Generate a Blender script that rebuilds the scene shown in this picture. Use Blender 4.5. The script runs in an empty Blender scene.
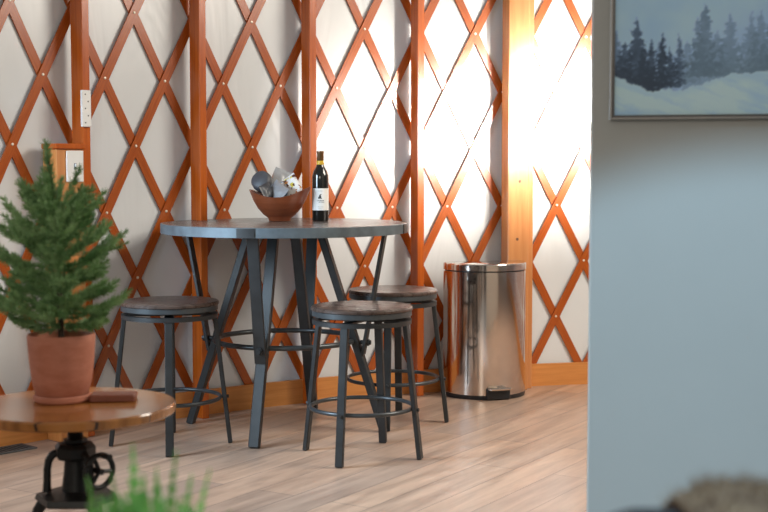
import bpy, bmesh, math, random
from mathutils import Vector, Matrix
from math import sin, cos, pi, radians as R, sqrt, atan2

random.seed(7)
COL = bpy.context.scene.collection
SC = bpy.context.scene

# ------------------------------------------------------------------ helpers
def new_bm():
    bm = bmesh.new(); bm.loops.layers.uv.new('UVMap'); return bm

def obj(name, bm, mat, parent=None, loc=(0, 0, 0), rotz=0, smooth=18):
    if name in ('foot_hoop', 'arm', 'crank_wheel', 'crank_handle', 'bolt', 'trunk', 'bottle_glass', 'capsule'): smooth = 50
    me = bpy.data.meshes.new(name)
    bmesh.ops.recalc_face_normals(bm, faces=bm.faces)
    bm.to_mesh(me); bm.free()
    if smooth:
        me.polygons.foreach_set('use_smooth', [True] * len(me.polygons))
        me.set_sharp_from_angle(angle=R(smooth))
    for m in (mat if isinstance(mat, (list, tuple)) else [mat]):
        me.materials.append(m)
    o = bpy.data.objects.new(name, me); COL.objects.link(o)
    o.location = loc; o.rotation_euler = (0, 0, rotz)
    if parent: o.parent = parent
    return o

def tag(o, label, cat, group=None):
    o['label'] = label; o['category'] = cat
    if group: o['group'] = group
    return o

def thing(name, label, cat, loc=(0, 0, 0), rotz=0, group=None):
    o = bpy.data.objects.new(name, None); COL.objects.link(o)
    o.empty_display_size = .1
    o.location = loc; o.rotation_euler = (0, 0, rotz)
    return tag(o, label, cat, group)

def struct(o):
    o['kind'] = 'structure'; return o

def copy_tree(o, parent=None):
    c = o.copy(); COL.objects.link(c)
    if parent: c.parent = parent
    for ch in list(o.children): copy_tree(ch, c)
    return c

def quadbox(bm, ctr, ax, ay, az, bevel=0.0, seg=1, mi=0):
    """box given by centre and three half-axis vectors; uv along az"""
    ctr, ax, ay, az = Vector(ctr), Vector(ax), Vector(ay), Vector(az)
    vs = [bm.verts.new(ctr + sx * ax + sy * ay + sz * az) for sz in (-1, 1) for sy in (-1, 1) for sx in (-1, 1)]
    F = [(0, 2, 3, 1), (4, 5, 7, 6), (0, 1, 5, 4), (2, 6, 7, 3), (0, 4, 6, 2), (1, 3, 7, 5)]
    fs = [bm.faces.new([vs[i] for i in f]) for f in F]
    uvl = bm.loops.layers.uv.active
    for f in fs:
        f.material_index = mi
        for l in f.loops:
            d = l.vert.co - ctr
            l[uvl].uv = (d.dot(az) / max(az.length, 1e-6), (d.dot(ax) / max(ax.length, 1e-6)) + d.dot(ay) / max(ay.length, 1e-6))
    if bevel:
        es = list({e for f in fs for e in f.edges})
        bmesh.ops.bevel(bm, geom=es, offset=bevel, segments=seg, affect='EDGES', profile=.5)

def box(bm, ctr, size, bevel=0.0, rotz=0, mi=0):
    c, s = cos(rotz), sin(rotz)
    quadbox(bm, ctr, (c * size[0] / 2, s * size[0] / 2, 0), (-s * size[1] / 2, c * size[1] / 2, 0), (0, 0, size[2] / 2), bevel, mi=mi)

def bar(bm, p0, p1, wdir, w, t, bevel=0.002):
    p0, p1 = Vector(p0), Vector(p1); d = (p1 - p0)
    wd = Vector(wdir); wd = (wd - d.normalized() * wd.dot(d.normalized())).normalized()
    td = d.normalized().cross(wd)
    quadbox(bm, (p0 + p1) / 2, wd * w / 2, td * t / 2, d / 2, bevel, 1)

def frame_for(d):
    d = d.normalized()
    a = Vector((0, 0, 1)) if abs(d.z) < .9 else Vector((1, 0, 0))
    u = d.cross(a).normalized(); return u, d.cross(u).normalized()

def tube(bm, pts, r, seg=10, closed=False, flat=1.0):
    pts = [Vector(p) for p in pts]; n = len(pts); rings = []
    rr = r if isinstance(r, (list, tuple)) else [r] * n
    pu = None
    for i, p in enumerate(pts):
        if closed: d = pts[(i + 1) % n] - pts[i - 1]
        else: d = pts[min(i + 1, n - 1)] - pts[max(i - 1, 0)]
        u, v = frame_for(d)
        if pu is not None and not closed:
            u2 = pu - d.normalized() * pu.dot(d.normalized())
            if u2.length > 1e-6: u = u2.normalized(); v = d.normalized().cross(u)
        pu = u
        rings.append([bm.verts.new(p + (u * cos(2 * pi * k / seg) * flat + v * sin(2 * pi * k / seg)) * rr[i]) for k in range(seg)])
    m = n if closed else n - 1
    for i in range(m):
        a, b = rings[i], rings[(i + 1) % n]
        for k in range(seg):
            bm.faces.new((a[k], a[(k + 1) % seg], b[(k + 1) % seg], b[k]))
    if not closed:
        bm.faces.new(rings[0]); bm.faces.new(rings[-1][::-1])

def circle_pts(r, z, n=64, c=(0, 0)):
    return [(c[0] + r * cos(2 * pi * k / n), c[1] + r * sin(2 * pi * k / n), z) for k in range(n)]

def lathe(bm, prof, seg=64, c=(0, 0, 0), closed_profile=False, rfun=None, mi=0):
    """prof: list of (r,z). r==0 makes a pole."""
    rings = []
    for (r, z) in prof:
        if r < 1e-6:
            rings.append([bm.verts.new((c[0], c[1], c[2] + z))])
        else:
            rings.append([bm.verts.new((c[0] + r * cos(2 * pi * k / seg) * (rfun(k / seg) if rfun else 1), c[1] + r * sin(2 * pi * k / seg) * (rfun(k / seg) if rfun else 1), c[2] + z)) for k in range(seg)])
    pairs = list(zip(rings, rings[1:])) + ([(rings[-1], rings[0])] if closed_profile else [])
    for a, b in pairs:
        for k in range(seg):
            k2 = (k + 1) % seg
            if len(a) == 1 and len(b) == 1: continue
            if len(a) == 1: f = bm.faces.new((a[0], b[k], b[k2]))
            elif len(b) == 1: f = bm.faces.new((a[k], a[k2], b[0]))
            else: f = bm.faces.new((a[k], a[k2], b[k2], b[k]))
            f.material_index = mi

def srgb(r, g, b):
    f = lambda c: (c / 255 / 12.92) if c <= 10 else ((c / 255 + .055) / 1.055) ** 2.4
    return (f(r), f(g), f(b), 1)

# ------------------------------------------------------------------ materials
class NT:
    def __init__(s, name):
        s.m = bpy.data.materials.new(name); s.m.use_nodes = True
        s.t = s.m.node_tree; s.b = s.t.nodes['Principled BSDF']
    def n(s, kind, **kw):
        nd = s.t.nodes.new(kind)
        for k, v in kw.items():
            if k in nd.inputs: nd.inputs[k].default_value = v
            else: setattr(nd, k, v)
        return nd
    def l(s, a, ao, b, bi): s.t.links.new(a.outputs[ao], b.inputs[bi])

def mat(name, col, rough=.5, metal=0, var=.12, scale=30, bump=0, stretch=(1, 1, 1), coat=0, col2=None, coord='Object', detail=4, sub=0, rvar=0):
    N = NT(name)
    tc = N.n('ShaderNodeTexCoord'); mp = N.n('ShaderNodeMapping'); mp.inputs['Scale'].default_value = stretch
    N.l(tc, coord, mp, 'Vector')
    nz = N.n('ShaderNodeTexNoise', Scale=scale, Detail=detail, Roughness=.6); N.l(mp, 'Vector', nz, 'Vector')
    cr = N.n('ShaderNodeValToRGB')
    c2 = col2 or tuple(min(1, c * (1 + var)) for c in col[:3]) + (1,)
    c1 = col if col2 else tuple(c * (1 - var) for c in col[:3]) + (1,)
    cr.color_ramp.elements[0].position = .3; cr.color_ramp.elements[1].position = .7
    cr.color_ramp.elements[0].color = c1; cr.color_ramp.elements[1].color = c2
    N.l(nz, 'Fac', cr, 'Fac'); N.l(cr, 'Color', N.b, 'Base Color')
    N.b.inputs['Roughness'].default_value = rough; N.b.inputs['Metallic'].default_value = metal
    if coat: N.b.inputs['Coat Weight'].default_value = coat; N.b.inputs['Coat Roughness'].default_value = .15
    if bump:
        bp = N.n('ShaderNodeBump', Strength=bump, Distance=.004); N.l(nz, 'Fac', bp, 'Height'); N.l(bp, 'Normal', N.b, 'Normal')
    if rvar:
        mr = N.n('ShaderNodeMapRange'); mr.inputs['To Min'].default_value = rough - rvar; mr.inputs['To Max'].default_value = rough + rvar
        N.l(nz, 'Fac', mr, 'Value'); N.l(mr, 'Result', N.b, 'Roughness')
    return N.m

M = {}
M['slat'] = mat('lattice_wood', (.44, .105, .013, 1), .22, col2=(.31, .056, .008, 1), coord='UV', scale=6, stretch=(1.2, 22, 1), detail=6)
M['post'] = mat('post_wood', (.53, .115, .011, 1), .22, col2=(.36, .066, .006, 1), scale=5, stretch=(9, 9, .6), detail=6)
M['pine'] = mat('pine_wood', (.62, .26, .075, 1), .4, col2=(.50, .18, .045, 1), scale=5, stretch=(9, 9, .5), detail=6)
M['thickpost'] = mat('thick_post_wood', (.60, .27, .10, 1), .2, col2=(.50, .20, .07, 1), scale=5, stretch=(8, 8, .5), detail=6)
M['knot'] = mat('knot_wood', (.12, .04, .012, 1), .5)
M['fabric'] = None
M['rivet'] = mat('rivet_metal', (.75, .68, .55, 1), .35, .3)
M['steel'] = mat('gunmetal_paint', (.022, .0235, .024, 1), .40, .1, var=.25, scale=14, rvar=.05)
M['rimsteel'] = mat('brushed_rim_steel', (.10, .125, .14, 1), .55, .3, var=.35, scale=9, rvar=.08)
M['band'] = mat('seat_band_steel', (.06, .068, .072, 1), .36, .4, var=.3, scale=9)
M['hoop'] = mat('foot_hoop_steel', (.05, .056, .06, 1), .32, .4, var=.2)
M['darkwood'] = mat('weathered_dark_wood', (.075, .060, .053, 1), .26, col2=(.14, .11, .095, 1), scale=4, stretch=(1.5, 16, 1), detail=7, rvar=.05)
M['seatwood'] = mat('stool_seat_wood', (.038, .025, .020, 1), .28, col2=(.09, .06, .048, 1), scale=5, stretch=(1.5, 18, 1), detail=7, rvar=.05)
M['stainless'] = None
M['blackplastic'] = mat('black_plastic', (.012, .013, .015, 1), .4)
M['terracotta'] = mat('terracotta', (.44, .15, .085, 1), .8, col2=(.56, .22, .14, 1), scale=14, bump=.25, stretch=(1, 1, 2.2))
M['soil'] = mat('potting_soil', (.03, .02, .013, 1), .95, scale=120, var=.6, bump=.8)
M['bark'] = mat('bark', (.06, .04, .025, 1), .9, scale=80, var=.4, bump=.5)
M['iron'] = mat('cast_iron', (.006, .006, .006, 1), .45, .1, scale=60, var=.3, bump=.15)
M['walnutbowl'] = mat('bowl_wood', (.13, .028, .009, 1), .35, col2=(.22, .058, .02, 1), scale=6, stretch=(1, 1, 9), detail=6, coat=.3)
M['caseleather'] = mat('reddish_leather', (.22, .065, .035, 1), .45, scale=60, var=.15, bump=.1)
M['switch'] = mat('white_plastic', (.78, .77, .74, 1), .35, var=.02)
M['greyhole'] = mat('dark_grey_plastic', (.10, .10, .10, 1), .5)
M['ventmetal'] = mat('vent_metal', (.075, .085, .09, 1), .5, .3)
M['ventdark'] = mat('vent_dark', (.01, .01, .01, 1), .8)
M['partition'] = mat('painted_wall', (.43, .43, .40, 1), .75, var=.025, scale=2.5)
M['framedark'] = mat('frame_dark', (.035, .03, .028, 1), .35)
M['framesilver'] = mat('frame_silver', (.20, .19, .18, 1), .4, .5, var=.06)
M['sofa'] = mat('dark_sofa_fabric', (.012, .010, .009, 1), .9, scale=200, var=.3)
M['fur'] = mat('tan_fur', (.10, .055, .028, 1), .85, scale=14, col2=(.19, .115, .06, 1))
M['planter'] = mat('planter_glaze', (.25, .25, .24, 1), .5)
M['foil'] = mat('silver_foil', (.62, .62, .62, 1), .25, .7, var=.08, scale=40)
M['greypack'] = mat('grey_pouch', (.06, .063, .072, 1), .5, var=.1, scale=40)
M['darkpack'] = mat('dark_pouch', (.04, .045, .055, 1), .4, var=.2, scale=30)
M['lightpack'] = mat('light_grey_pouch', (.24, .235, .24, 1), .45, var=.1, scale=30)
M['glassdark'] = mat('dark_bottle_glass', (.006, .007, .006, 1), .07, var=.1, coat=.6)
M['capsule'] = mat('bottle_capsule', (.13, .065, .022, 1), .35, .3, var=.2)
M['yellow'] = mat('yellow_band', (.62, .38, .02, 1), .4)
M['paper'] = mat('label_paper', (.80, .79, .75, 1), .6, var=.02)
M['ink'] = mat('label_ink', (.05, .05, .05, 1), .6)
M['inkgrey'] = mat('label_ink_grey', (.45, .44, .42, 1), .6)
M['petal'] = None

def greens(name, c1, c2, rough=.55):
    N = NT(name)
    tc = N.n('ShaderNodeTexCoord'); nz = N.n('ShaderNodeTexNoise', Scale=18, Detail=3); N.l(tc, 'Object', nz, 'Vector')
    cr = N.n('ShaderNodeValToRGB'); cr.color_ramp.elements[0].position = .35; cr.color_ramp.elements[1].position = .65
    cr.color_ramp.elements[0].color = c1; cr.color_ramp.elements[1].color = c2
    N.l(nz, 'Fac', cr, 'Fac'); N.l(cr, 'Color', N.b, 'Base Color')
    N.b.inputs['Roughness'].default_value = rough
    N.b.inputs['Subsurface Weight'].default_value = 0
    return N.m
M['needle'] = greens('spruce_needles', (.12, .25, .085, 1), (.32, .50, .22, 1))
M['fern'] = greens('fern_green', (.06, .17, .02, 1), (.16, .31, .06, 1))

def fabric_mat():
    N = NT('yurt_liner'); tc = N.n('ShaderNodeTexCoord')
    mp = N.n('ShaderNodeMapping'); mp.inputs['Scale'].default_value = (1.6, 1.6, .55); N.l(tc, 'Object', mp, 'Vector')
    nz = N.n('ShaderNodeTexNoise', Scale=2.4, Detail=3, Distortion=.8); N.l(mp, 'Vector', nz, 'Vector')
    bp = N.n('ShaderNodeBump', Strength=.15, Distance=.05); N.l(nz, 'Fac', bp, 'Height'); N.l(bp, 'Normal', N.b, 'Normal')
    N.b.inputs['Base Color'].default_value = (.68, .71, .725, 1); N.b.inputs['Roughness'].default_value = .24
    return N.m
M['fabric'] = fabric_mat()

def stainless():
    N = NT('brushed_stainless'); tc = N.n('ShaderNodeTexCoord')
    mp = N.n('ShaderNodeMapping'); mp.inputs['Scale'].default_value = (2, 2, 160); N.l(tc, 'Object', mp, 'Vector')
    nz = N.n('ShaderNodeTexNoise', Scale=3, Detail=4); N.l(mp, 'Vector', nz, 'Vector')
    mr = N.n('ShaderNodeMapRange'); mr.inputs['To Min'].default_value = .07; mr.inputs['To Max'].default_value = .15
    N.l(nz, 'Fac', mr, 'Value'); N.l(mr, 'Result', N.b, 'Roughness')
    N.b.inputs['Base Color'].default_value = (.68, .60, .54, 1); N.b.inputs['Metallic'].default_value = 1
    N.b.inputs['Anisotropic'].default_value = .6
    return N.m
M['stainless'] = stainless()

def floor_mat():
    N = NT('plank_floor'); tc = N.n('ShaderNodeTexCoord')
    mp = N.n('ShaderNodeMapping'); mp.inputs['Rotation'].default_value = (0, 0, R(-58)); N.l(tc, 'Object', mp, 'Vector')
    br = N.n('ShaderNodeTexBrick', Scale=1.0); br.offset = .37; br.offset_frequency = 2
    br.inputs['Mortar Size'].default_value = .0022; br.inputs['Brick Width'].default_value = 1.25; br.inputs['Row Height'].default_value = .16
    br.inputs['Mortar Smooth'].default_value = .3
    br.inputs['Color1'].default_value = (.51, .345, .245, 1); br.inputs['Color2'].default_value = (.385, .275, .21, 1); br.inputs['Mortar'].default_value = (.19, .145, .12, 1)
    N.l(mp, 'Vector', br, 'Vector')
    mp2 = N.n('ShaderNodeMapping'); mp2.inputs['Scale'].default_value = (1.0, 9, 1); N.l(mp, 'Vector', mp2, 'Vector')
    nz = N.n('ShaderNodeTexNoise', Scale=2.2, Detail=8, Roughness=.62, Distortion=.4); N.l(mp2, 'Vector', nz, 'Vector')
    cr = N.n('ShaderNodeValToRGB'); cr.color_ramp.elements[0].position = .3; cr.color_ramp.elements[1].position = .68
    cr.color_ramp.elements[0].color = (.62, .60, .60, 1); cr.color_ramp.elements[1].color = (1.12, 1.12, 1.12, 1)
    N.l(nz, 'Fac', cr, 'Fac')
    mx = N.n('ShaderNodeMix', data_type='RGBA', blend_type='MULTIPLY'); mx.inputs['Factor'].default_value = 1
    t = N.t; t.links.new(br.outputs['Color'], mx.inputs[6]); t.links.new(cr.outputs['Color'], mx.inputs[7])
    t.links.new(mx.outputs[2], N.b.inputs['Base Color'])
    mr = N.n('ShaderNodeMapRange'); mr.inputs['To Min'].default_value = .24; mr.inputs['To Max'].default_value = .42
    N.l(nz, 'Fac', mr, 'Value'); N.l(mr, 'Result', N.b, 'Roughness')
    bp = N.n('ShaderNodeBump', Strength=.12, Distance=.002); N.l(nz, 'Fac', bp, 'Height'); N.l(bp, 'Normal', N.b, 'Normal')
    return N.m
M['floor'] = floor_mat()

def honey_mat():
    N = NT('honey_table_wood'); tc = N.n('ShaderNodeTexCoord')
    mp = N.n('ShaderNodeMapping'); mp.inputs['Rotation'].default_value = (0, 0, R(-8)); N.l(tc, 'Object', mp, 'Vector')
    br = N.n('ShaderNodeTexBrick', Scale=1.0); br.offset = .5
    br.inputs['Mortar Size'].default_value = .0012; br.inputs['Brick Width'].default_value = 3; br.inputs['Row Height'].default_value = .09
    br.inputs['Color1'].default_value = (.50, .205, .05, 1); br.inputs['Color2'].default_value = (.38, .145, .034, 1); br.inputs['Mortar'].default_value = (.06, .025, .01, 1)
    N.l(mp, 'Vector', br, 'Vector')
    mp2 = N.n('ShaderNodeMapping'); mp2.inputs['Scale'].default_value = (2, 22, 2); N.l(mp, 'Vector', mp2, 'Vector')
    nz = N.n('ShaderNodeTexNoise', Scale=3, Detail=7); N.l(mp2, 'Vector', nz, 'Vector')
    cr = N.n('ShaderNodeValToRGB'); cr.color_ramp.elements[0].position = .3; cr.color_ramp.elements[1].position = .7
    cr.color_ramp.elements[0].color = (.6, .58, .55, 1); cr.color_ramp.elements[1].color = (1.2, 1.2, 1.2, 1); N.l(nz, 'Fac', cr, 'Fac')
    mx = N.n('ShaderNodeMix', data_type='RGBA', blend_type='MULTIPLY'); mx.inputs['Factor'].default_value = 1
    N.t.links.new(br.outputs['Color'], mx.inputs[6]); N.t.links.new(cr.outputs['Color'], mx.inputs[7]); N.t.links.new(mx.outputs[2], N.b.inputs['Base Color'])
    N.b.inputs['Roughness'].default_value = .18; N.b.inputs['Coat Weight'].default_value = .5; N.b.inputs['Coat Roughness'].default_value = .12
    return N.m
M['honey'] = honey_mat()

def snack_mat():
    N = NT('printed_snack_wrap'); tc = N.n('ShaderNodeTexCoord')
    vo = N.n('ShaderNodeTexVoronoi', Scale=75); N.l(tc, 'Object', vo, 'Vector')
    sp = N.n('ShaderNodeSeparateColor'); N.l(vo, 'Color', sp, 'Color')
    cr = N.n('ShaderNodeValToRGB'); cr.color_ramp.interpolation = 'CONSTANT'
    els = cr.color_ramp.elements
    els[0].position = 0; els[0].color = (.75, .73, .70, 1); els[1].position = .34; els[1].color = (.10, .035, .025, 1)
    for p, c in ((.5, (.62, .55, .5, 1)), (.64, (.55, .22, .05, 1)), (.76, (.05, .30, .55, 1)), (.84, (.65, .55, .08, 1)), (.9, (.8, .8, .8, 1))):
        e = els.new(p); e.color = c
    N.l(sp, 'Red', cr, 'Fac'); N.l(cr, 'Color', N.b, 'Base Color'); N.b.inputs['Roughness'].default_value = .3
    return N.m
M['snack'] = snack_mat()

# ------------------------------------------------------------------ setting: a round yurt room
CX, CY = 1.9706, 2.5441          # centre of the yurt
RW = 4.60                        # inner radius of the lattice
def cyl(th, z, r): return Vector((CX + r * sin(th), CY + r * cos(th), z))

bm = new_bm(); seg = 160
ring = [bm.verts.new((CX + 4.8 * cos(2 * pi * k / seg), CY + 4.8 * sin(2 * pi * k / seg), 0)) for k in range(seg)]
low = [bm.verts.new(v.co + Vector((0, 0, -.06))) for v in ring]
bm.faces.new(ring); bm.faces.new(low[::-1])
for k in range(seg): bm.faces.new((ring[k], low[k], low[(k + 1) % seg], ring[(k + 1) % seg]))
struct(obj('floor', bm, M['floor']))

def arc_wall(bm, th0, th1, r0, r1, z0, z1, n):
    g = []
    for i in range(n + 1):
        th = th0 + (th1 - th0) * i / n
        g.append([bm.verts.new(cyl(th, z, r)) for (r, z) in ((r0, z0), (r1, z0), (r1, z1), (r0, z1))])
    uvl = bm.loops.layers.uv.active
    for i in range(n):
        for k in range(4):
            f = bm.faces.new((g[i][k], g[i + 1][k], g[i + 1][(k + 1) % 4], g[i][(k + 1) % 4]))
            for l in f.loops:
                v = l.vert.co; l[uvl].uv = (atan2(v.x - CX, v.y - CY) * r0, v.z)
    bm.faces.new(g[0]); bm.faces.new(g[-1][::-1])
bm = new_bm(); arc_wall(bm, -pi * .80, pi * .80, 4.620, 4.65, 0, 2.2, 200)
struct(obj('wall_back', bm, M['fabric']))
bm = new_bm(); arc_wall(bm, -1.15, 1.4, 4.578, 4.597, 0, .118, 90)
M['base'] = mat('baseboard_pine', (.66, .28, .075, 1), .4, col2=(.52, .19, .045, 1), coord='UV', scale=4, stretch=(.8, 14, 1), detail=6)
struct(obj('baseboard_back', bm, M['base']))

# ------------------------------------------------------------------ lattice
lat = thing('wall_lattice', 'orange brown crossed wooden yurt lattice riveted in tall diamonds over the white liner', 'lattice', (CX, CY, 0))
DS, DZ = .1548, .2968
S0, Z0 = -3.847, 1.556
def slat(direction, s0, front):
    zlo, zhi = .05, 2.16
    k = DS / DZ * direction
    slo, shi = -4.95, 6.4
    n = 14; r0 = RW if front else RW + .0085; r1 = r0 + .0083
    L = sqrt(1 + k * k); w = .0205
    bm = new_bm(); g = []
    zs = [zlo + (zhi - zlo) * i / n for i in range(n + 1)]
    zs = [z for z in zs if slo <= s0 + k * (z - Z0) <= shi]
    if len(zs) < 4: bm.free(); return None
    for z in zs:
        s = s0 + k * (z - Z0)
        # unit along strip (ds,dz)=(k,1)/L ; across = (1,-k)/L
        row = []
        for (sg, r) in ((-1, r0), (1, r0), (1, r1), (-1, r1)):
            ss = s + sg * w / L; zz = z - sg * w * k / L
            row.append(bm.verts.new(cyl(ss / RW, zz, r) - Vector((CX, CY, 0))))
        g.append((z, row))
    uvl = bm.loops.layers.uv.active
    off = random.random() * 10
    for (za, a), (zb, b) in zip(g, g[1:]):
        for q in range(4):
            f = bm.faces.new((a[q], a[(q + 1) % 4], b[(q + 1) % 4], b[q]))
            uv = ((za, q), (za, q + 1), (zb, q + 1), (zb, q))
            for l, (uz, uq) in zip(f.loops, uv): l[uvl].uv = (uz * L + off, uq * .041 + off)
    bm.faces.new(g[0][1]); bm.faces.new(g[-1][1][::-1])
    return obj('slat', bm, M['slat'], lat)
rivet_me = None
for d, front in ((-1, False), (1, True)):
    for i in range(-8, 46):
        s0 = S0 + i * 2 * DS
        o = slat(d, s0, front)
        if o is None or not front: continue
        # rivets where this strip crosses the others
        for j in range(-4, 3):
            z = Z0 + j * DZ; s = s0 + j * DS
            if not (.2 < z < 2.1 and -4.35 < s < -.75): continue
            if rivet_me is None:
                b2 = new_bm(); lathe(b2, [(0, .004), (.004, .0035), (.0062, .0015), (.0066, 0)], 14)
                bmesh.ops.rotate(b2, verts=b2.verts, cent=(0, 0, 0), matrix=Matrix.Rotation(pi / 2, 3, 'X'))
                r = obj('rivet', b2, M['rivet'], o); rivet_me = r.data; r['label'] = 'small pale rivet'
            else:
                r = bpy.data.objects.new('rivet', rivet_me); COL.objects.link(r); r.parent = o; r['label'] = 'small pale rivet'
            r.location = cyl(s / RW, z, RW) - Vector((CX, CY, 0)); r.rotation_euler = (0, 0, -s / RW)

# ------------------------------------------------------------------ posts (in front of the lattice)
def post_bm(th, w, d, z0, z1, rin, bev=.003):
    t = Vector((cos(th), -sin(th), 0)); n = Vector((sin(th), cos(th), 0))
    bm = new_bm(); c = cyl(th, (z0 + z1) / 2, rin + d / 2)
    quadbox(bm, (0, 0, (z1 - z0) / 2), t * w / 2, n * d / 2, (0, 0, (z1 - z0) / 2), bev)
    return bm, Vector((c.x, c.y, z0))
for th_edge, lab in ((-.8013, 'slim orange wall post rising behind the pine box, leftmost of the posts'),
                     (-.6681, 'slim orange wall post between the left stool and the bowl on the high table'),
                     (-.5367, 'slim orange wall post directly behind the wine bottle'),
                     (-.4044, 'slim orange wall post between the wine bottle and the steel bin')):
    th = th_edge - .019 / 4.5
    bm, c = post_bm(th, .038, .086, 0, 2.3, 4.49)
    tag(obj('wall_post', bm, M['post'], loc=c), lab, 'post')
# thick post
TH = -.2885
tp = thing('wall_post', 'thick pale pine wall post with a narrow board on its right, behind the steel bin', 'post', cyl(TH, 0, 4.53))
n = Vector((sin(TH), cos(TH), 0)); t = Vector((cos(TH), -sin(TH), 0))
bm = new_bm(); quadbox(bm, n * -.003 + Vector((0, 0, 1.15)), t * .058, n * .048, (0, 0, 1.15), .004); obj('beam', bm, M['thickpost'], tp)
bm = new_bm(); quadbox(bm, t * .0795 + n * .018 + Vector((0, 0, 1.15)), t * .0195, n * .03, (0, 0, 1.15), .003); obj('side_board', bm, M['thickpost'], tp)
for z in (1.70, 1.395, 1.09, .79):
    b2 = new_bm(); lathe(b2, [(0, .0012), (.006, .001), (.008, 0)], 14, rfun=lambda q: 1 + .15 * sin(2 * pi * q))
    bmesh.ops.rotate(b2, verts=b2.verts, cent=(0, 0, 0), matrix=Matrix.Rotation(pi / 2, 3, 'X') )
    o = obj('knot', b2, M['knot'], tp); o['label'] = 'dark knot'
    o.location = n * -.0512 + t * random.uniform(-.012, .03) + Vector((0, 0, z)); o.rotation_euler = (0, 0, -TH)

# ------------------------------------------------------------------ pine box on the leftmost post, switch, plate
TB = -.8270
nb = Vector((sin(TB), cos(TB), 0)); tb = Vector((cos(TB), -sin(TB), 0))
bx = thing('wire_box', 'tall pine box built beside the leftmost post, white switch plate on its front', 'box', cyl(TB, 0, 4.522))
bm = new_bm(); quadbox(bm, (0, 0, .62), tb * .069, nb * .051, (0, 0, .62), .003); obj('box_body', bm, M['pine'], bx)
bm = new_bm(); quadbox(bm, nb * -.006 + tb * -.004 + Vector((0, 0, 1.252)), tb * .073, nb * .056, (0, 0, .0115), .003); obj('box_cap', bm, M['post'], bx)
sw = thing('light_switch', 'white wall switch plate on the front of the pine box', 'switch', cyl(TB + .0040, 1.168, 4.470))
bm = new_bm(); quadbox(bm, nb * -.0035, tb * .042, nb * .0035, (0, 0, .066), .0025); obj('plate', bm, M['switch'], sw)
bm = new_bm(); quadbox(bm, nb * -.0078, tb * .006, nb * .0008, (0, 0, .013), .0005, 1); obj('toggle_slot', bm, M['greyhole'], sw)
bm = new_bm(); quadbox(bm, nb * -.012 + Vector((0, 0, .004)), tb * .0035, nb * .0045, (0, 0, .006), .001, 1); obj('toggle', bm, M['switch'], sw)
pl = thing('sensor_plate', 'narrow white plastic plate screwed to the leftmost post above the pine box', 'plate', cyl(-.8073, 1.413, 4.4895))
tp1 = Vector((cos(-.8073), -sin(-.8073), 0)); np1 = Vector((sin(-.8073), cos(-.8073), 0))
bm = new_bm(); quadbox(bm, np1 * -.006, tp1 * .024, np1 * .006, (0, 0, .078), .003); obj('plate', bm, M['switch'], pl)
for k, z in enumerate((-.06, -.03, 0, .03, .06)):
    b2 = new_bm(); quadbox(b2, np1 * -.0125 + Vector((0, 0, z)) + tp1 * (.008 if k % 2 else -.006), tp1 * .0028, np1 * .0008, (0, 0, .0028), .0005, 1)
    obj('screw', b2, M['greyhole'], pl)

# ------------------------------------------------------------------ high round table
T = thing('bar_table', 'round counter height table with dark wood top, steel rim band and splayed metal legs', 'table', (-.44, 5.85, 0), R(-12.6))
TR, TZ = .545, .92
bm = new_bm(); lathe(bm, [(0, TZ - .026), (TR - .004, TZ - .026), (TR - .004, TZ - .002), (TR - .008, TZ), (0, TZ)], 128)
o = obj('tabletop', bm, M['darkwood'], T)
bm = new_bm(); lathe(bm, [(TR - .004, TZ - .043), (TR, TZ - .042), (TR, TZ - .0025), (TR - .001, TZ - .001), (TR - .004, TZ - .001)], 128, closed_profile=True)
ob = obj('rim_band', bm, M['rimsteel'], T)
for a0 in (-90, 0, 90, 180):
    bm = new_bm(); pts = []
    for k in range(9):
        a = R(a0 - 4 + k); pts.append(((TR + .0016) * cos(a), (TR + .0016) * sin(a)))
    for (x0, y0), (x1, y1) in zip(pts, pts[1:]):
        d = Vector((x1 - x0, y1 - y0, 0)); m = Vector(((x0 + x1) / 2, (y0 + y1) / 2, TZ - .0225))
        quadbox(bm, m, d / 2, m.xy.to_3d().normalized() * .0016, (0, 0, .0195))
    obj('rim_joint', bm, M['steel'], ob)
bm = new_bm(); lathe(bm, [(0, TZ - .041), (.5, TZ - .041), (.5, TZ - .0265), (0, TZ - .0265)], 64); obj('under_plate', bm, M['steel'], T)
for k in range(4):
    a = -pi / 2 + k * pi / 2; rd = Vector((cos(a), sin(a), 0)); td = Vector((-sin(a), cos(a), 0))
    P = lambda r, z: rd * r + Vector((0, 0, z))
    bm = new_bm(); bar(bm, P(.452, .002), P(.165, TZ - .042), td, .046, .032, .003); lg = obj('leg', bm, M['steel'], T)
    bm = new_bm(); bar(bm, P(.356, .34), P(.455, TZ - .042), td, .050, .014, .002); obj('brace', bm, M['steel'], T)
    bm = new_bm(); tube(bm, [P(.345, .395), P(.392, .395)], .010, 8); tube(bm, [P(.375, .395), P(.384, .395)], .016, 6)
    obj('bolt', bm, M['steel'], lg)
bm = new_bm(); tube(bm, circle_pts(.312, .40, 72), .0115, 10, True); obj('foot_hoop', bm, M['hoop'], T)

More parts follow.
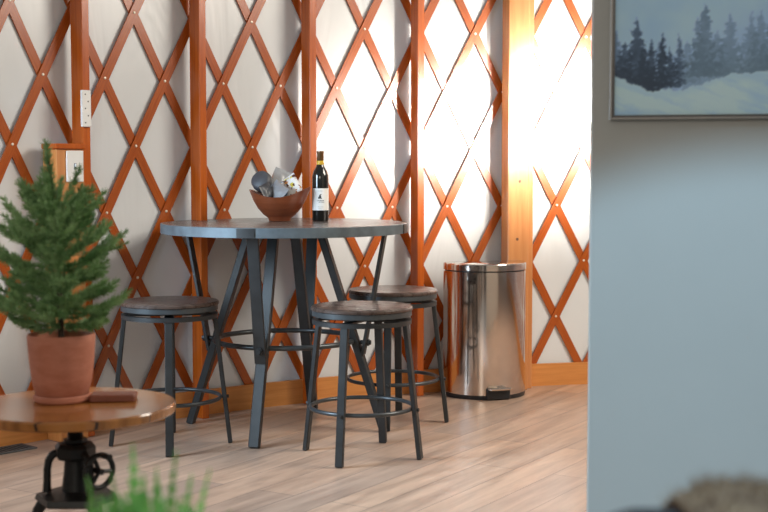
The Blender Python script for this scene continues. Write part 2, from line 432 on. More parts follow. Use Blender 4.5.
# ------------------------------------------------------------------ stools
def make_stool():
    t = thing('bar_stool', '', 'stool')
    bm = new_bm(); lathe(bm, [(0, .592), (.2, .592), (.2055, .595), (.2055, .603), (.2, .609), (.19, .610), (0, .610)], 96); obj('seat', bm, M['seatwood'], t)
    bm = new_bm(); lathe(bm, [(0, .570), (.199, .570), (.201, .572), (.201, .5918), (0, .5918)], 96); obj('seat_band', bm, M['band'], t)
    bm = new_bm(); lathe(bm, [(0, .556), (.10, .556), (.10, .5698), (0, .5698)], 32); obj('swivel_plate', bm, M['steel'], t)
    bm = new_bm(); lathe(bm, [(.178, .538), (.2, .538), (.2, .556), (.178, .556)], 96, closed_profile=True)
    for a in (0, pi / 2):
        d = Vector((cos(a), sin(a), 0)); quadbox(bm, (0, 0, .551), d * .18, Vector((-sin(a), cos(a), 0)) * .018, (0, 0, .0045))
    obj('seat_frame', bm, M['steel'], t)
    for k in range(4):
        a = -pi / 2 + k * pi / 2; rd = Vector((cos(a), sin(a), 0)); td = Vector((-sin(a), cos(a), 0))
        bm = new_bm(); bar(bm, rd * .248 + Vector((0, 0, .002)), rd * .187 + Vector((0, 0, .539)), td, .033, .019, .003); lg = obj('leg', bm, M['steel'], t)
        bm = new_bm(); tube(bm, [rd * .215 + Vector((0, 0, .2)), rd * .243 + Vector((0, 0, .2))], .0075, 8); obj('bolt', bm, M['steel'], lg)
    bm = new_bm(); tube(bm, circle_pts(.2075, .2, 72), .0085, 10, True); obj('foot_hoop', bm, M['hoop'], t)
    return t
st = make_stool()
for i, (x, y, a, lab) in enumerate(((-.089, 5.285, -20, 'round backless metal stool standing nearest, right in front of the high table'),
                                    (-.896, 5.488, 8, 'round backless metal stool left of the high table, behind the potted spruce table'),
                                    (.041, 6.003, -7, 'round backless metal stool right of the high table, beside the steel bin'))):
    o = st if i == 0 else copy_tree(st)
    o.location = (x, y, 0); o.rotation_euler = (0, 0, R(a)); tag(o, lab, 'stool', 'backless metal stools around the high table')

# ------------------------------------------------------------------ steel pedal bin
bin_rot = atan2(.273, .962)
B = thing('pedal_bin', 'tall half round stainless steel pedal bin standing against the lattice', 'bin', (.512, 6.755, 0), bin_rot)
def dshape(r, back, n=40):   # outline: half circle to -y, straight sides to +back
    pts = [(r * cos(a), r * sin(a)) for a in [pi + pi * k / n for k in range(n + 1)]]
    return pts + [(r - .012 * (1 - cos(q)) , back - .012 + .012 * sin(q)) for q in (0, .8, 1.57)][0:] + [(-(r - .012 * (1 - cos(q))), back - .012 + .012 * sin(q)) for q in (1.57, .8, 0)]
def extr(bm, levels):  # levels: list of (outline, z)
    rings = [[bm.verts.new((x, y, z)) for x, y in o] for o, z in levels]
    for a, b in zip(rings, rings[1:]):
        m = len(a)
        for k in range(m): bm.faces.new((a[k], a[(k + 1) % m], b[(k + 1) % m], b[k]))
    bm.faces.new(rings[0][::-1]); bm.faces.new(rings[-1])
bm = new_bm(); extr(bm, [(dshape(.214, 0.0200), 0.001), (dshape(.216, 0.0210), .022)]); obj('base_ring', bm, M['blackplastic'], B)
bm = new_bm(); extr(bm, [(dshape(.2145, 0.0200), .0225), (dshape(.2145, 0.0200), .640)]); obj('bin_body', bm, M['stainless'], B)
bm = new_bm(); extr(bm, [(dshape(.208, 0.0150), .641), (dshape(.208, 0.0150), .646)]); obj('seal', bm, M['blackplastic'], B)
bm = new_bm(); extr(bm, [(dshape(.2165, 0.0220), .6465), (dshape(.2165, 0.0220), .676), (dshape(.2135, 0.0190), .681), (dshape(.207, 0.0140), .683)]); obj('lid', bm, M['stainless'], B)
bm = new_bm(); quadbox(bm, (0, -.216, .032), (.062, 0, 0), (0, .010, 0), (0, 0, .028), .004); obj('pedal_recess', bm, M['blackplastic'], B)
bm = new_bm(); quadbox(bm, (0, -.236, .0575), (.058, 0, 0), (0, .022, -.003), (0, 0, .006), .004); obj('pedal', bm, M['stainless'], B)

# ------------------------------------------------------------------ wine bottle
W = thing('wine_bottle', 'dark wine bottle with a white label standing on the high table', 'bottle', (-.288, 5.985, TZ))
bm = new_bm(); lathe(bm, [(0, .004), (.022, .001), (.034, .001), (.0372, .005), (.0375, .19), (.0365, .208), (.031, .226), (.021, .243), (.0155, .256), (.0145, .27), (.0145, .300), (0, .300)], 48); obj('bottle_glass', bm, M['glassdark'], W)
bm = new_bm(); lathe(bm, [(.0147, .272), (.0155, .273), (.0152, .305), (.0165, .308), (.0165, .315), (.015, .317), (0, .317)], 32); obj('capsule', bm, M['capsule'], W)
bm = new_bm(); lathe(bm, [(.0158, .2555), (.0166, .2565), (.0158, .2735), (.0150, .2735)], 32); obj('neck_band', bm, M['yellow'], W)
bm = new_bm()
def label_patch(bm, a0, a1, z0, z1, r=.0378, n=20):
    g = []
    for i in range(n + 1):
        a = a0 + (a1 - a0) * i / n
        g.append([bm.verts.new((r * sin(a), -r * cos(a), z)) for z in (z0, z1)] + [bm.verts.new(((r + .0003) * sin(a), -(r + .0003) * cos(a), z)) for z in (z1, z0)])
    for a, b in zip(g, g[1:]):
        for q in range(4): bm.faces.new((a[q], b[q], b[(q + 1) % 4], a[(q + 1) % 4]))
    bm.faces.new(g[0]); bm.faces.new(g[-1][::-1])
label_patch(bm, -1.45, 1.35, .050, .149, n=30); lb = obj('label', bm, M['paper'], W)
bm = new_bm()
for (x, z, w, h) in ((0, .118, .006, .006), (0, .113, .010, .005), (-.001, .108, .014, .005), (.0, .104, .018, .003), (.004, .121, .005, .004)):
    a = x / .038; label_patch(bm, a - w / .076, a + w / .076, z - h / 2, z + h / 2, .0382, 6)
obj('emblem', bm, M['ink'], lb)
bm = new_bm()
random.seed(3)
def text_row(bm, x0, x1, z, h, step=.0026):
    x = x0
    while x < x1:
        w = random.uniform(.0009, .0018)
        label_patch(bm, x / .038, (x + w) / .038, z - h / 2 + random.uniform(-.0004, .0004), z + h / 2, .0382, 1); x += step
text_row(bm, -.013, .018, .094, .0042); text_row(bm, -.006, .019, .087, .003)
obj('lettering', bm, M['ink'], lb)
bm = new_bm(); text_row(bm, -.009, .011, .137, .003); text_row(bm, -.010, .016, .066, .003); text_row(bm, -.010, .010, .059, .0025); obj('small_lettering', bm, M['inkgrey'], lb)

# ------------------------------------------------------------------ bowl with snacks
bowl = thing('wooden_bowl', 'reddish wooden bowl with a wavy rim, heaped with snack packets', 'bowl', (-.472, 5.97, TZ))
def bowl_bm():
    bm = new_bm(); seg = 96
    prof = [(.0, .001), (.046, .001), (.050, .004), (.051, .014), (.072, .030), (.098, .058), (.117, .092), (.128, .122), (.133, .137)]
    inner = [(.127, .137), (.121, .120), (.110, .092), (.090, .062), (.066, .040), (.035, .030), (0, .028)]
    rings = []
    for (r, z) in prof + inner:
        if r == 0: rings.append([bm.verts.new((0, 0, z))]); continue
        row = []
        for k in range(seg):
            a = 2 * pi * k / seg
            e = max(0, min(1, (z - .03) / .1)) ** 1.5
            lift = e * (.019 * cos(2 * a) + .006 * cos(a - .3) - .006)
            wv = 1 + e * (.05 * cos(2 * a) + .02 * sin(3 * a + 1))
            row.append(bm.verts.new((r * wv * cos(a), r * wv * .92 * sin(a), z + lift)))
        rings.append(row)
    for a, b in zip(rings, rings[1:]):
        for k in range(seg):
            k2 = (k + 1) % seg
            if len(a) == 1: bm.faces.new((a[0], b[k], b[k2]))
            elif len(b) == 1: bm.faces.new((a[k], a[k2], b[0]))
            else: bm.faces.new((a[k], a[k2], b[k2], b[k]))
    return bm
obj('bowl_shell', bowl_bm(), M['walnutbowl'], bowl, smooth=60)
def pouch(name, w, h, d, m, loc, rot, label, crimp=True, seed=0):
    """pillow pack: bulging middle, flat crimped ends"""
    rnd = random.Random(seed); bm = new_bm(); nu, nv = 14, 16; sides = []
    for sgn in (1, -1):
        g = []
        for j in range(nv + 1):
            row = []
            for i in range(nu + 1):
                u = i / nu * 2 - 1; v = j / nv * 2 - 1
                vv = max(0, 1 - (abs(v) / .84) ** 2.4) if abs(v) < .84 else 0
                b = (max(0, 1 - abs(u) ** 2.6) ** .6) * vv ** .6
                wr = .10 * sin(7 * u + 5 * v + seed) * b + .05 * sin(13 * v + seed * 2)
                row.append(bm.verts.new((u * w / 2 * (1 - .06 * b), sgn * (d / 2 * b * (1 + wr) + .0006), v * h / 2)))
            g.append(row)
        sides.append(g)
        for j in range(nv):
            for i in range(nu):
                f = (g[j][i], g[j][i + 1], g[j + 1][i + 1], g[j + 1][i]); bm.faces.new(f if sgn > 0 else f[::-1])
    A, Bk = sides
    for j in range(nv):
        bm.faces.new((A[j][0], A[j + 1][0], Bk[j + 1][0], Bk[j][0])); bm.faces.new((A[j][nu], Bk[j][nu], Bk[j + 1][nu], A[j + 1][nu]))
    for i in range(nu):
        bm.faces.new((A[0][i], Bk[0][i], Bk[0][i + 1], A[0][i + 1])); bm.faces.new((A[nv][i], A[nv][i + 1], Bk[nv][i + 1], Bk[nv][i]))
    o = obj(name, bm, m, smooth=60); o.location = loc; o.rotation_euler = tuple(R(q) for q in rot)
    return tag(o, label, 'snack', 'snack packets in the wooden bowl')
bxx, byy, bz = -.472, 5.97, TZ
# round grey tub
bm = new_bm(); lathe(bm, [(0, -.030), (.036, -.030), (.045, -.022), (.048, 0), (.045, .022), (.036, .030), (0, .031)], 40)
o = obj('snack_tub', bm, M['greypack'], loc=(bxx - .080, byy + .022, bz + .178), smooth=60); o.rotation_euler = (R(62), R(12), R(-28))
tag(o, 'round dark grey snack pack at the left end of the wooden bowl', 'snack', 'snack packets in the wooden bowl')
pouch('snack_packet', .092, .120, .022, M['foil'], (bxx + .000, byy + .052, bz + .176), (-18, 24, 8), 'shiny silver foil packet standing highest at the back of the bowl', seed=1)
pouch('snack_packet', .088, .112, .024, M['snack'], (bxx + .048, byy + .004, bz + .158), (-38, -36, -6), 'colourful printed snack packet leaning to the right in the bowl', seed=2)
pouch('snack_packet', .075, .105, .022, M['lightpack'], (bxx - .004, byy - .046, bz + .138), (-46, -52, 4), 'pale grey snack packet in the middle front of the bowl', seed=3)
pouch('snack_packet', .07, .085, .022, M['darkpack'], (bxx - .050, byy - .058, bz + .138), (-58, 62, 0), 'dark charcoal snack packet low at the front left of the bowl', seed=4)

# ------------------------------------------------------------------ crank side table
ST = thing('crank_side_table', 'low round wooden side table on a black cast iron crank base', 'table', (-.872, 3.685, 0))
SH, SR = .50, .28
bm = new_bm(); lathe(bm, [(0, SH - .028), (SR - .004, SH - .028), (SR, SH - .024), (SR + .001, SH - .005), (SR - .003, SH), (0, SH)], 128, rfun=lambda q: 1 + .004 * sin(2 * pi * q * 5) + .003 * sin(2 * pi * q * 11 + 1))
obj('tabletop', bm, M['honey'], ST)
bm = new_bm(); lathe(bm, [(0, SH - .040), (.075, SH - .040), (.078, SH - .0285), (0, SH - .0285)], 32); obj('top_flange', bm, M['iron'], ST)
bm = new_bm()
prof = [(0, .26)]
z = .26
while z < SH - .041:
    prof += [(.0205, z), (.0225, z + .003)]; z += .006
prof += [(.0205, SH - .041), (0, SH - .041)]
lathe(bm, prof, 24); obj('screw_column', bm, M['iron'], ST)
bm = new_bm(); lathe(bm, [(.0235, .345), (.052, .345), (.058, .352), (.058, .378), (.05, .388), (.034, .392), (.034, .40), (.0235, .40)], 8, closed_profile=True); obj('collar', bm, M['iron'], ST, smooth=20)
bm = new_bm(); lathe(bm, [(.0235, .255), (.040, .255), (.034, .30), (.030, .345), (.0235, .345)], 24, closed_profile=True); obj('sleeve', bm, M['iron'], ST)
for k in range(3):
    a = R(192 + 120 * k); rd = Vector((cos(a), sin(a), 0))
    P = lambda r, z: rd * r + Vector((0, 0, z))
    bm = new_bm(); tube(bm, [P(.05, .362), P(.064, .356), P(.074, .340), P(.078, .315), P(.079, .28), P(.080, .252)], [.012, .012, .0115, .011, .011, .013], 10); obj('arm', bm, M['iron'], ST)
    bm = new_bm(); tube(bm, [P(.085, .232), P(.105, .20), P(.122, .14), P(.150, .07), P(.20, .022), P(.232, .012)], [.017, .016, .016, .016, .015, .012], 10)
    lathe(bm, [(0, 0.001), (.022, .001), (.024, .006), (.018, .018), (0, .02)], 16, c=(rd.x * .232, rd.y * .232, 0)); obj('leg', bm, M['iron'], ST, smooth=50)
bm = new_bm(); lathe(bm, [(0, .222), (.11, .222), (.118, .228), (.112, .243), (.070, .2505), (.045, .2545), (0, .2545)], 6); obj('base_plate', bm, M['iron'], ST, smooth=20)
bm = new_bm()
wc = Vector((.078, -.052, .318)); wn = Vector((.75, -.66, 0)).normalized(); wu = Vector((0, 0, 1)); wv = wn.cross(wu)
tube(bm, [wc + (wu * cos(q) + wv * sin(q)) * .046 for q in [2 * pi * k / 36 for k in range(36)]], .008, 8, True)
for q in (.4, .4 + 2 * pi / 3, .4 + 4 * pi / 3): tube(bm, [wc, wc + (wu * cos(q) + wv * sin(q)) * .046], .006, 6)
tube(bm, [wc - wn * .052, wc + wn * .012], .009, 8)
cw = obj('crank_wheel', bm, M['iron'], ST)
bm = new_bm(); tube(bm, [wc + wu * .046, wc + wu * .046 + wn * .05], [.006, .009], 8); obj('crank_handle', bm, M['iron'], cw)

bm = new_bm(); box(bm, (0, 0, .0105), (.128, .075, .021), .004, R(4)); 
tag(obj('leather_case', bm, M['caseleather'], loc=(-.772, 3.735, SH)), 'small flat reddish brown case lying beside the terracotta pot on the side table', 'case')

# ------------------------------------------------------------------ potted spruce
PX, PY = -.918, 3.73
PS = thing('potted_spruce', 'small bushy spruce tree in a terracotta pot on the low side table', 'plant', (PX, PY, SH))
bm = new_bm(); lathe(bm, [(0, .001), (.076, .001), (.081, .006), (.081, .017), (.076, .021), (.070, .012), (0, .012)], 64, rfun=lambda q: 1 + .012 * sin(2 * pi * q * 3)); obj('saucer', bm, M['terracotta'], PS)
bm = new_bm(); lathe(bm, [(0, .0125), (.064, .0125), (.073, .020), (.083, .06), (.0895, .115), (.093, .16), (.0945, .188), (.092, .193), (.086, .191), (.083, .165), (0, .163)], 72, rfun=lambda q: 1 + .008 * sin(2 * pi * q * 4) + .006 * sin(2 * pi * q * 9)); obj('pot', bm, M['terracotta'], PS, smooth=50)
bm = new_bm(); lathe(bm, [(.0825, .1635), (.05, .169), (0, .173)], 48); obj('soil', bm, M['soil'], PS)
rnd = random.Random(11)
lean = Vector((-.055, 0, 0))
def trunk_at(z):  # local z above table
    q = (z - .165) / .55; return Vector((-.03 * q * q, .0, z))
bm = new_bm(); tube(bm, [trunk_at(z) for z in (.165, .28, .4, .52, .64, .70)], [.0085, .008, .007, .005, .003, .002], 8); obj('trunk', bm, M['bark'], PS)
def needles(bm, p, d, ln, sz):
    """needle = thin three sided spike"""
    d = d.normalized(); u, v = frame_for(d); w = sz
    b = [bm.verts.new(p + (u * cos(q) + v * sin(q)) * w) for q in (0, 2.1, 4.2)]
    m = [bm.verts.new(p + d * ln * .6 + (u * cos(q) + v * sin(q)) * w * .9) for q in (0, 2.1, 4.2)]
    t = bm.verts.new(p + d * ln)
    for k in range(3):
        k2 = (k + 1) % 3
        bm.faces.new((b[k], b[k2], m[k2], m[k])); bm.faces.new((m[k], m[k2], t))
def twig(bm, pts, nlen, dens):
    tube(bm, pts, [.0026] * (len(pts) - 1) + [.001], 5)
    for a, b in zip(pts, pts[1:]):
        ln = (b - a).length; cnt = max(2, int(ln * dens)); d = (b - a).normalized(); u, v = frame_for(d)
        for i in range(cnt):
            p = a + (b - a) * rnd.random(); q = rnd.uniform(0, 2 * pi)
            nd = d * rnd.uniform(.55, 1.0) + (u * cos(q) + v * sin(q)) * rnd.uniform(.6, 1.0)
            needles(bm, p, nd, nlen * rnd.uniform(.75, 1.15), .0011)
    for k in range(10):
        q = rnd.uniform(0, 2 * pi); d = (pts[-1] - pts[-2]).normalized(); u, v = frame_for(d)
        needles(bm, pts[-1], d + (u * cos(q) + v * sin(q)) * rnd.uniform(.1, .5), nlen, .0011)
NB = 84
for k in range(NB):
    q = k / (NB - 1)
    z = .205 + .315 * q
    a = k * 2.39996 + rnd.uniform(-.3, .3)
    maxr = .15 if q < .08 else (.19 if q < .72 else .19 - .26 * (q - .72))
    ln = maxr * rnd.uniform(.66, 1.12)
    up = R(4 + 38 * q ** 1.2 + rnd.uniform(-12, 14))
    d = Vector((cos(a) * cos(up), sin(a) * cos(up), sin(up)))
    p0 = trunk_at(z)
    side = d.cross(Vector((0, 0, 1))).normalized()
    pts = [p0 + d * ln * t + Vector((0, 0, 1)) * (.14 * ln * (t * t) - .06 * ln * sin(pi * t)) for t in (.08, .25, .5, .75, 1)]
    bm = new_bm(); twig(bm, pts, .022, 1300)
    for tpos in ((.5, 1), (.6, -1), (.76, 1)):
        t, sg = tpos
        if ln < .07: break
        b = p0 + d * ln * t; dd = (d * .85 + side * sg * .5 + Vector((0, 0, rnd.uniform(-.1, .3)))).normalized(); l2 = ln * (1.15 - t) * .6
        twig(bm, [b, b + dd * l2 * .5, b + dd * l2 + Vector((0, 0, .1 * l2))], .020, 1100)
    obj('branch', bm, M['needle'], PS, smooth=0)
for (dx, tilt, ln, z0, nl) in ((-.10, 0, .19, .535, .026), (-.22, -.1, .12, .53, .024), (.42, .05, .17, .50, .022), (-.6, -.2, .12, .50, .022), (.8, -.1, .14, .49, .02), (-.1, -.4, .12, .52, .022), (.15, .3, .10, .53, .022)):
    bm = new_bm(); p0 = trunk_at(z0); d = Vector((dx, tilt, 1)).normalized(); twig(bm, [p0, p0 + d * ln * .5, p0 + d * ln], nl, 2000); obj('branch', bm, M['needle'], PS, smooth=0)

# ------------------------------------------------------------------ foreground fern in planter
F = thing('potted_fern', 'blurred bright green feathery plant in the near foreground, bottom left', 'plant', (-.335, 1.80, 0))
bm = new_bm(); lathe(bm, [(0, .002), (.085, .002), (.095, .01), (.12, .27), (.126, .285), (.118, .287), (.112, .262), (0, .26)], 48); obj('pot', bm, M['planter'], F)
bm = new_bm(); lathe(bm, [(.111, .2625), (.05, .268), (0, .27)], 32); obj('soil', bm, M['soil'], F)
rf = random.Random(5)
def frond(bm, base, tip, bend, width, n=26):
    base, tip = Vector(base), Vector(tip); d = tip - base
    side = Vector((cos(bend), sin(bend), 0)); pts = []
    for i in range(n + 1):
        t = i / n; pts.append(base + d * t + Vector((d.x, d.y, 0)) * (t * t - t) * .8)
    tube(bm, pts[::2], .0016, 5)
    for i in range(3, n):
        t = i / n; w = width * sin(pi * min(1, t ** .75)) ** .8 * (1 if t < .6 else 1 - .35 * (t - .6) / .4)
        dd = (pts[i] - pts[i - 1]).normalized()
        for sg in (-1, 1):
            tipp = pts[i] + side * sg * w + dd * w * .9; hw = dd * .008; up = side.cross(dd) * .0008
            a, b, c = pts[i] - hw, pts[i] + hw, tipp
            m1, m2 = pts[i].lerp(tipp, .6) - hw * .9, pts[i].lerp(tipp, .6) + hw * .9
            top = [bm.verts.new(p + up) for p in (a, m1, c, m2, b)]; bot = [bm.verts.new(p - up) for p in (a, m1, c, m2, b)]
            bm.faces.new(top); bm.faces.new(bot[::-1])
            for k in range(5): bm.faces.new((top[k], bot[k], bot[(k + 1) % 5], top[(k + 1) % 5]))
# tips: x offset, y offset, height, width
tips = [(-.012, .0, .785, .034), (.050, -.01, .778, .030), (-.078, .01, .735, .026), (.092, .02, .745, .022), (.016, .03, .745, .034), (-.035, -.03, .75, .034), (.03, -.04, .74, .034), (-.02, .04, .73, .034), (.065, .03, .735, .03)]
for k in range(90):
    q = rf.uniform(0, 2 * pi); rr_ = .13 * sqrt(rf.random())
    tips.append((rr_ * cos(q), rr_ * sin(q),   .745 - .75 * rr_ * rf.uniform(.7, 1.3), rf.uniform(.032, .044)))
for (tx, ty, tz, w) in tips:
    bm = new_bm()
    frond(bm, (tx * .25, ty * .25, .262), (tx, ty, tz), rf.uniform(-.8, .8), w); obj('frond', bm, M['fern'], F, smooth=0)

# ------------------------------------------------------------------ partition wall and painting
PA = Vector((.607, 3.9, 0)); PD = Vector((.95, -.24, 0)).normalized(); PN = Vector((PD.y, -PD.x, 0))  # PN faces the camera
PN = -PN if PN.y > 0 else PN
bm = new_bm(); Lw, Hw, Tw = 2.2, 2.6, .11
quadbox(bm, PD * Lw / 2 - PN * Tw / 2 + Vector((0, 0, Hw / 2)), PD * Lw / 2, PN * Tw / 2, (0, 0, Hw / 2), .006)
struct(obj('wall_right', bm, M['partition'], loc=PA))
FW, FH = .95, .66
fo = PA + PD * .058 + PN * .001 + Vector((0, 0, 1.302))
PT = thing('framed_painting', 'framed painting of misty dark pines above blue snow, hung on the right wall', 'painting', fo)
fr = new_bm(); D3 = .032
for (a0, a1, b0, b1) in ((0, FW, 0, .007), (0, FW, FH - .007, FH), (0, .007, .007, FH - .007), (FW - .007, FW, .007, FH - .007)):
    quadbox(fr, PD * (a0 + a1) / 2 + PN * D3 / 2 + Vector((0, 0, (b0 + b1) / 2)), PD * (a1 - a0) / 2, PN * D3 / 2, (0, 0, (b1 - b0) / 2), .001, 1)
obj('frame', fr, M['framesilver'], PT)
fr = new_bm(); g = .007; h2 = .006
for (a0, a1, b0, b1) in ((g, FW - g, g, g + h2), (g, FW - g, FH - g - h2, FH - g), (g, g + h2, g + h2, FH - g - h2), (FW - g - h2, FW - g, g + h2, FH - g - h2)):
    quadbox(fr, PD * (a0 + a1) / 2 + PN * .013 + Vector((0, 0, (b0 + b1) / 2)), PD * (a1 - a0) / 2, PN * .013, (0, 0, (b1 - b0) / 2))
obj('inner_lip', fr, M['framedark'], PT)
# canvas art: colour per vertex (sky, mist, pines, snow)
def hash2(i, j):
    n = (i * 374761393 + j * 668265263) & 0xffffffff; n = ((n ^ (n >> 13)) * 1274126177) & 0xffffffff
    return ((n ^ (n >> 16)) & 0xffff) / 65535.
def vn(x, y):
    i, j = math.floor(x), math.floor(y); fx, fy = x - i, y - j; fx = fx * fx * (3 - 2 * fx); fy = fy * fy * (3 - 2 * fy)
    return (hash2(i, j) * (1 - fx) + hash2(i + 1, j) * fx) * (1 - fy) + (hash2(i, j + 1) * (1 - fx) + hash2(i + 1, j + 1) * fx) * fy
def fbm(x, y): return .5 * vn(x, y) + .3 * vn(2.1 * x + 7, 2.1 * y) + .2 * vn(4.3 * x, 4.3 * y + 3)
def mixc(a, b, t): t = max(0, min(1, t)); return tuple(p + (q - p) * t for p, q in zip(a, b))
Q = .000865
def za(x): return (x - 108) * Q
def zb(y): return (397 - y) * Q
tr_near = [(za(x), zb(t), zb(b), w * 1.35 * Q, al) for x, t, b, w, al in
  ((180, 70, 285, 44, .80), (262, 125, 300, 34, .95), (228, 140, 310, 30, .9), (140, 150, 262, 40, .75), (318, 122, 285, 22, .7), (112, 110, 262, 30, .5), (205, 165, 300, 36, .85), (290, 175, 295, 34, .8))]
tr_mid = [(za(x), zb(t), zb(b), w * 1.3 * Q, al) for x, t, b, w, al in
  ((400, 28, 262, 46, .72), (378, 75, 262, 40, .55), (480, 65, 255, 46, .5), (548, 60, 250, 44, .45), (578, 55, 250, 46, .5), (440, 120, 260, 44, .5), (345, 150, 280, 40, .5), (610, 90, 250, 50, .45), (640, 110, 250, 50, .45), (700, 60, 250, 60, .5), (770, 100, 250, 60, .5), (850, 40, 250, 60, .6), (930, 90, 250, 60, .55), (1010, 60, 250, 60, .5), (1090, 110, 250, 60, .5))]
SNOW = [(108, 262), (160, 285), (235, 316), (330, 310), (400, 290), (480, 262), (560, 256), (642, 250), (1200, 240)]
def snow_line(a):
    x = a / Q + 108
    for (x0, y0), (x1, y1) in zip(SNOW, SNOW[1:]):
        if x <= x1: return zb(y0 + (y1 - y0) * max(0, (x - x0)) / (x1 - x0))
    return zb(240)
def art(a, b):
    a0_, b0_ = a, b
    a = a + .010 * (fbm(a0_ * 45, b0_ * 45) - .5) + .006 * (vn(a0_ * 140, b0_ * 140) - .5); b = b + .012 * (fbm(a0_ * 40 + 9, b0_ * 40) - .5) + .005 * (vn(a0_ * 150 + 5, b0_ * 150) - .5)
    c = mixc((168, 193, 206), (140, 172, 192), .5 + .9 * (fbm(a * 9, b * 9) - .5) + b * .6)
    sl = snow_line(a) + .006 * (fbm(a * 60, 3) - .5)
    if b > sl - .004:
        m = (b - sl) / .20; mm = max(0, 1 - m) ** 1.0 * (.55 + .6 * (fbm(a * 14, b * 14) - .5)); x = a / Q + 108
        right = max(0, min(1, (x - 330) / 150)); 
        c = mixc(c, (112, 136, 140), mm * (.35 + .75 * right))
        for trees, colr in ((tr_mid, (84, 106, 112)), (tr_near, (44, 60, 70))):
            for (x0, top, bas, w, al) in trees:
                if not (bas - .01 < b < top): continue
                t = (top - b) / (top - bas)
                jag = .62 + .5 * (1 - ((t * 7 + x0 * 40) % 1)) * (.4 + vn(a * 120, b * 90)) + .7 * (vn(a * 170, b * 200) - .5)
                e = w * (t ** .85) * jag + .0012
                k = (e - abs(a - x0)) / (.0045 + .009 * t)
                if k > 0: c = mixc(c, colr, min(1, k) * al * (.75 + .5 * fbm(a * 70, b * 70)) )
        gd = max(0, 1 - abs(b - sl) / .05); x = a / Q + 108
        if x < 330: c = mixc(c, (40, 52, 60), gd * .55 * (1 - max(0, (x - 240) / 90)))
        else: c = mixc(c, (96, 118, 122), gd * .5)
    if b <= sl:
        d = (sl - b)
        s = mixc((168, 192, 210), (112, 152, 184), 1.7 * (fbm(a * 6 + 2, (b + a * .35) * 30) - .38))
        blend = min(1, d / (.012 + .02 * vn(a * 30, 1)))
        c = mixc(c, s, blend)
        c = mixc(c, (98, 142, 178), max(0, 1 - d / .11) * max(0, min(1, (a / Q - 420) / 150)) * max(0, min(1, d / .04)) * .55)
    return c
AW, AH = FW - 2 * (g + h2), FH - 2 * (g + h2)
nx, ny = 300, 208
bm = new_bm(); me = bpy.data.meshes.new('canvas')
vs, cs, fs = [], [], []
for j in range(ny + 1):
    for i in range(nx + 1):
        a, b = AW * i / nx, AH * j / ny
        p = PD * (g + h2 + a) + PN * .018 + Vector((0, 0, g + h2 + b)); vs.append(p[:]); cs += [min(.95, (1.62, 1.66, 2.1)[n4 % 3] * q) if n4 < 3 else 1 for n4, q in enumerate(srgb(*[max(0, min(255, q)) for q in art(a, b)]))]
for j in range(ny):
    for i in range(nx):
        k = j * (nx + 1) + i; fs.append((k, k + 1, k + nx + 2, k + nx + 1))
nf = len(vs)
for (i, j) in ((0, 0), (nx, 0), (nx, ny), (0, ny)):       # the canvas board behind the painted face
    p = PD * (g + h2 + AW * i / nx) + PN * .004 + Vector((0, 0, g + h2 + AH * j / ny)); vs.append(p[:]); cs += (.5, .5, .5, 1)
fs.append((nf, nf + 3, nf + 2, nf + 1))
bm.free(); me.from_pydata(vs, [], fs); at = me.color_attributes.new('art', 'FLOAT_COLOR', 'POINT'); at.data.foreach_set('color', cs)
N = NT('canvas_art'); ca = N.n('ShaderNodeVertexColor'); ca.layer_name = 'art'; N.l(ca, 'Color', N.b, 'Base Color'); N.b.inputs['Roughness'].default_value = .6
me.materials.append(N.m); co = bpy.data.objects.new('canvas', me); COL.objects.link(co); co.parent = PT

# ------------------------------------------------------------------ floor vent
va = -.80
V = thing('floor_vent', 'dark slotted floor vent by the baseboard, left edge of the room', 'vent', (-1.59, 5.335, 0), R(47))
bm = new_bm(); box(bm, (0, 0, .0015), (.30, .10, .003)); obj('vent_tray', bm, M['ventdark'], V)
bm = new_bm()
for (c, s) in (((0, .052, .003), (.32, .016, .005)), ((0, -.052, .003), (.32, .016, .005)), ((.152, 0, .003), (.016, .088, .005)), ((-.152, 0, .003), (.016, .088, .005))): box(bm, c, s, .001)
obj('vent_frame', bm, M['ventmetal'], V)
bm = new_bm()
for i in range(15): box(bm, (-.133 + i * .019, 0, .0042), (.007, .088, .002))
obj('grille', bm, M['ventmetal'], V)

# ------------------------------------------------------------------ sofa back with fur throw, bottom right
SO = thing('sofa', 'dark upholstered sofa back, blurred in the bottom right corner', 'sofa', (.98, 1.42, 0), R(0))
bm = new_bm(); quadbox(bm, (0, 0, .432), (.76, 0, 0), (0, .09, 0), (0, 0, .352), .06, 5); obj('backrest', bm, M['sofa'], SO, smooth=40)
bm = new_bm(); quadbox(bm, (0, -.42, .235), (.72, 0, 0), (0, .328, 0), (0, 0, .165), .03, 3); obj('seat', bm, M['sofa'], SO, smooth=40)
for sx in (-1, 1):
    for sy in (-.7, .03):
        bm = new_bm(); tube(bm, [(sx * .66, sy, .0015), (sx * .66, sy, .088)], [.018, .024], 10); obj('foot', bm, M['iron'], SO)
rt = random.Random(9)
bm = new_bm()
def throw_pt(u, v):   # u across, v over the top from front to back
    x = -.655 + .95 * u
    hump = .004 * math.exp(-((u - .07) / .06) ** 2) - .01 * math.exp(-(u / .02) ** 2) + .010 * math.exp(-((u - .55) / .2) ** 2) + .004 * sin(u * 23)
    prof = [(-.125, .55), (-.12, .74), (-.10, .82), (-.05, .846), (0, .851), (.05, .846), (.10, .82), (.12, .74), (.125, .60)]
    q = v * (len(prof) - 1); i = min(int(q), len(prof) - 2); f = q - i
    y = prof[i][0] + (prof[i + 1][0] - prof[i][0]) * f; z = prof[i][1] + (prof[i + 1][1] - prof[i][1]) * f
    return Vector((x, y, z + hump * max(0, (z - .6) / .25)))
gu, gv = 60, 32
gr = [[bm.verts.new(throw_pt(i / gu, j / gv)) for j in range(gv + 1)] for i in range(gu + 1)]
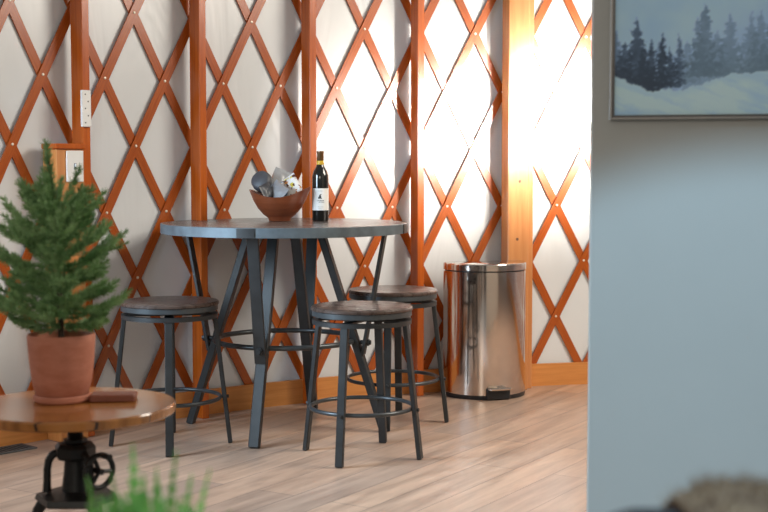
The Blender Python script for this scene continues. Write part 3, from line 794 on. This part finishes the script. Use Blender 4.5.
gr2 = [[bm.verts.new(throw_pt(i / gu, j / gv) - Vector((0, (1 if j > gv / 2 else -1) * .004, .006))) for j in range(gv + 1)] for i in range(gu + 1)]
for i in range(gu):
    for j in range(gv):
        bm.faces.new((gr[i][j], gr[i + 1][j], gr[i + 1][j + 1], gr[i][j + 1])); bm.faces.new((gr2[i][j], gr2[i][j + 1], gr2[i + 1][j + 1], gr2[i + 1][j]))
for i in range(gu):
    for j in (0, gv): bm.faces.new((gr[i][j], gr[i + 1][j], gr2[i + 1][j], gr2[i][j]))
for j in range(gv):
    for i in (0, gu): bm.faces.new((gr[i][j], gr[i][j + 1], gr2[i][j + 1], gr2[i][j]))
for k in range(9000):
    p = throw_pt(rt.random(), rt.random()); out = Vector((rt.uniform(-.5, .5), p.y * 8 + rt.uniform(-.5, .5), rt.uniform(.2, 1))).normalized()
    ln = rt.uniform(.010, .022); s = Vector((rt.uniform(-1, 1), rt.uniform(-1, 1), 0)).normalized() * .0009; t2 = out.cross(s).normalized() * .0009
    v = [bm.verts.new(p + s), bm.verts.new(p - s), bm.verts.new(p + t2), bm.verts.new(p + out * ln)]
    bm.faces.new((v[0], v[1], v[3])); bm.faces.new((v[1], v[2], v[3])); bm.faces.new((v[2], v[0], v[3]))
tag(obj('fur_throw', bm, M['fur'], loc=(.98, 1.42, -.044), smooth=60), 'tan fur throw draped over the dark sofa back', 'throw')

# ------------------------------------------------------------------ light
def area(name, loc, target, size, energy, col, sy=None, spread=180):
    l = bpy.data.lights.new(name, 'AREA'); l.energy = energy; l.color = col; l.size = size
    if sy: l.shape = 'RECTANGLE'; l.size_y = sy
    l.spread = R(spread)
    o = bpy.data.objects.new(name, l); COL.objects.link(o); o.location = loc
    o.rotation_euler = (Vector(target) - Vector(loc)).to_track_quat('-Z', 'Y').to_euler(); return o
def spot(name, loc, target, energy, col, ang, blend, rad):
    l = bpy.data.lights.new(name, 'SPOT'); l.energy = energy; l.color = col; l.spot_size = R(ang); l.spot_blend = blend; l.shadow_soft_size = rad
    o = bpy.data.objects.new(name, l); COL.objects.link(o); o.location = loc
    o.rotation_euler = (Vector(target) - Vector(loc)).to_track_quat('-Z', 'Y').to_euler(); return o
# cool daylight from a window on the left side of the yurt, just out of frame
area('window_light', (-1.98, 4.6, 1.25), (0, 5.2, .6), .85, 30, (.62, .81, 1.0), 1.15, 100)
# added warm fill light, high on the right side of the room
area('right_fill', (3.0, 5.0, 3.0), (.6, 5.4, 0), 1.7, 80, (1.0, .91, .79), 1.7, 140)
# added soft warm fill light from behind the camera
area('front_fill', (-.9, -.9, 2.3), (-.5, 4.0, .5), 1.2, 32, (1.0, .91, .78), 1.2, 180)
# two added unseen lights, aimed to make hot spots on varnished lattice and liner
area('hotspot_light', (1.50, 5.66, 1.44), (.26, 6.74, 1.38), .09, 4.6, (1.0, .92, .82), .40, 45)
area('hotspot_light', (1.78, 5.70, 1.55), (.87, 7.01, 1.47), .15, 11, (1.0, .92, .82), .46, 45)
# added cool spot, cone shaped to light only the lower part of the partition
spot('partition_spot', (.3, .3, 3.6), (.88, 2.84, -.1), 545, (.42, .73, 1.0), 43, .10, .08)

w = bpy.data.worlds.new('world'); SC.world = w; w.use_nodes = True
w.node_tree.nodes['Background'].inputs['Color'].default_value = (1, .96, .90, 1); w.node_tree.nodes['Background'].inputs['Strength'].default_value = .22

# ------------------------------------------------------------------ camera
cam = bpy.data.cameras.new('camera'); co = bpy.data.objects.new('camera', cam); COL.objects.link(co)
cam.lens = 61.875; cam.sensor_width = 36; co.location = (0, 0, 1.165); co.rotation_euler = (R(90 - 3.857), 0, 0)
cam.clip_start = .05
cam.dof.use_dof = True; cam.dof.focus_distance = 5.8; cam.dof.aperture_fstop = 3.4
SC.camera = co
vs_ = SC.view_settings; vs_.view_transform = 'Standard'; vs_.look = 'None'; vs_.exposure = .35; vs_.gamma = 1; vs_.use_curve_mapping = False
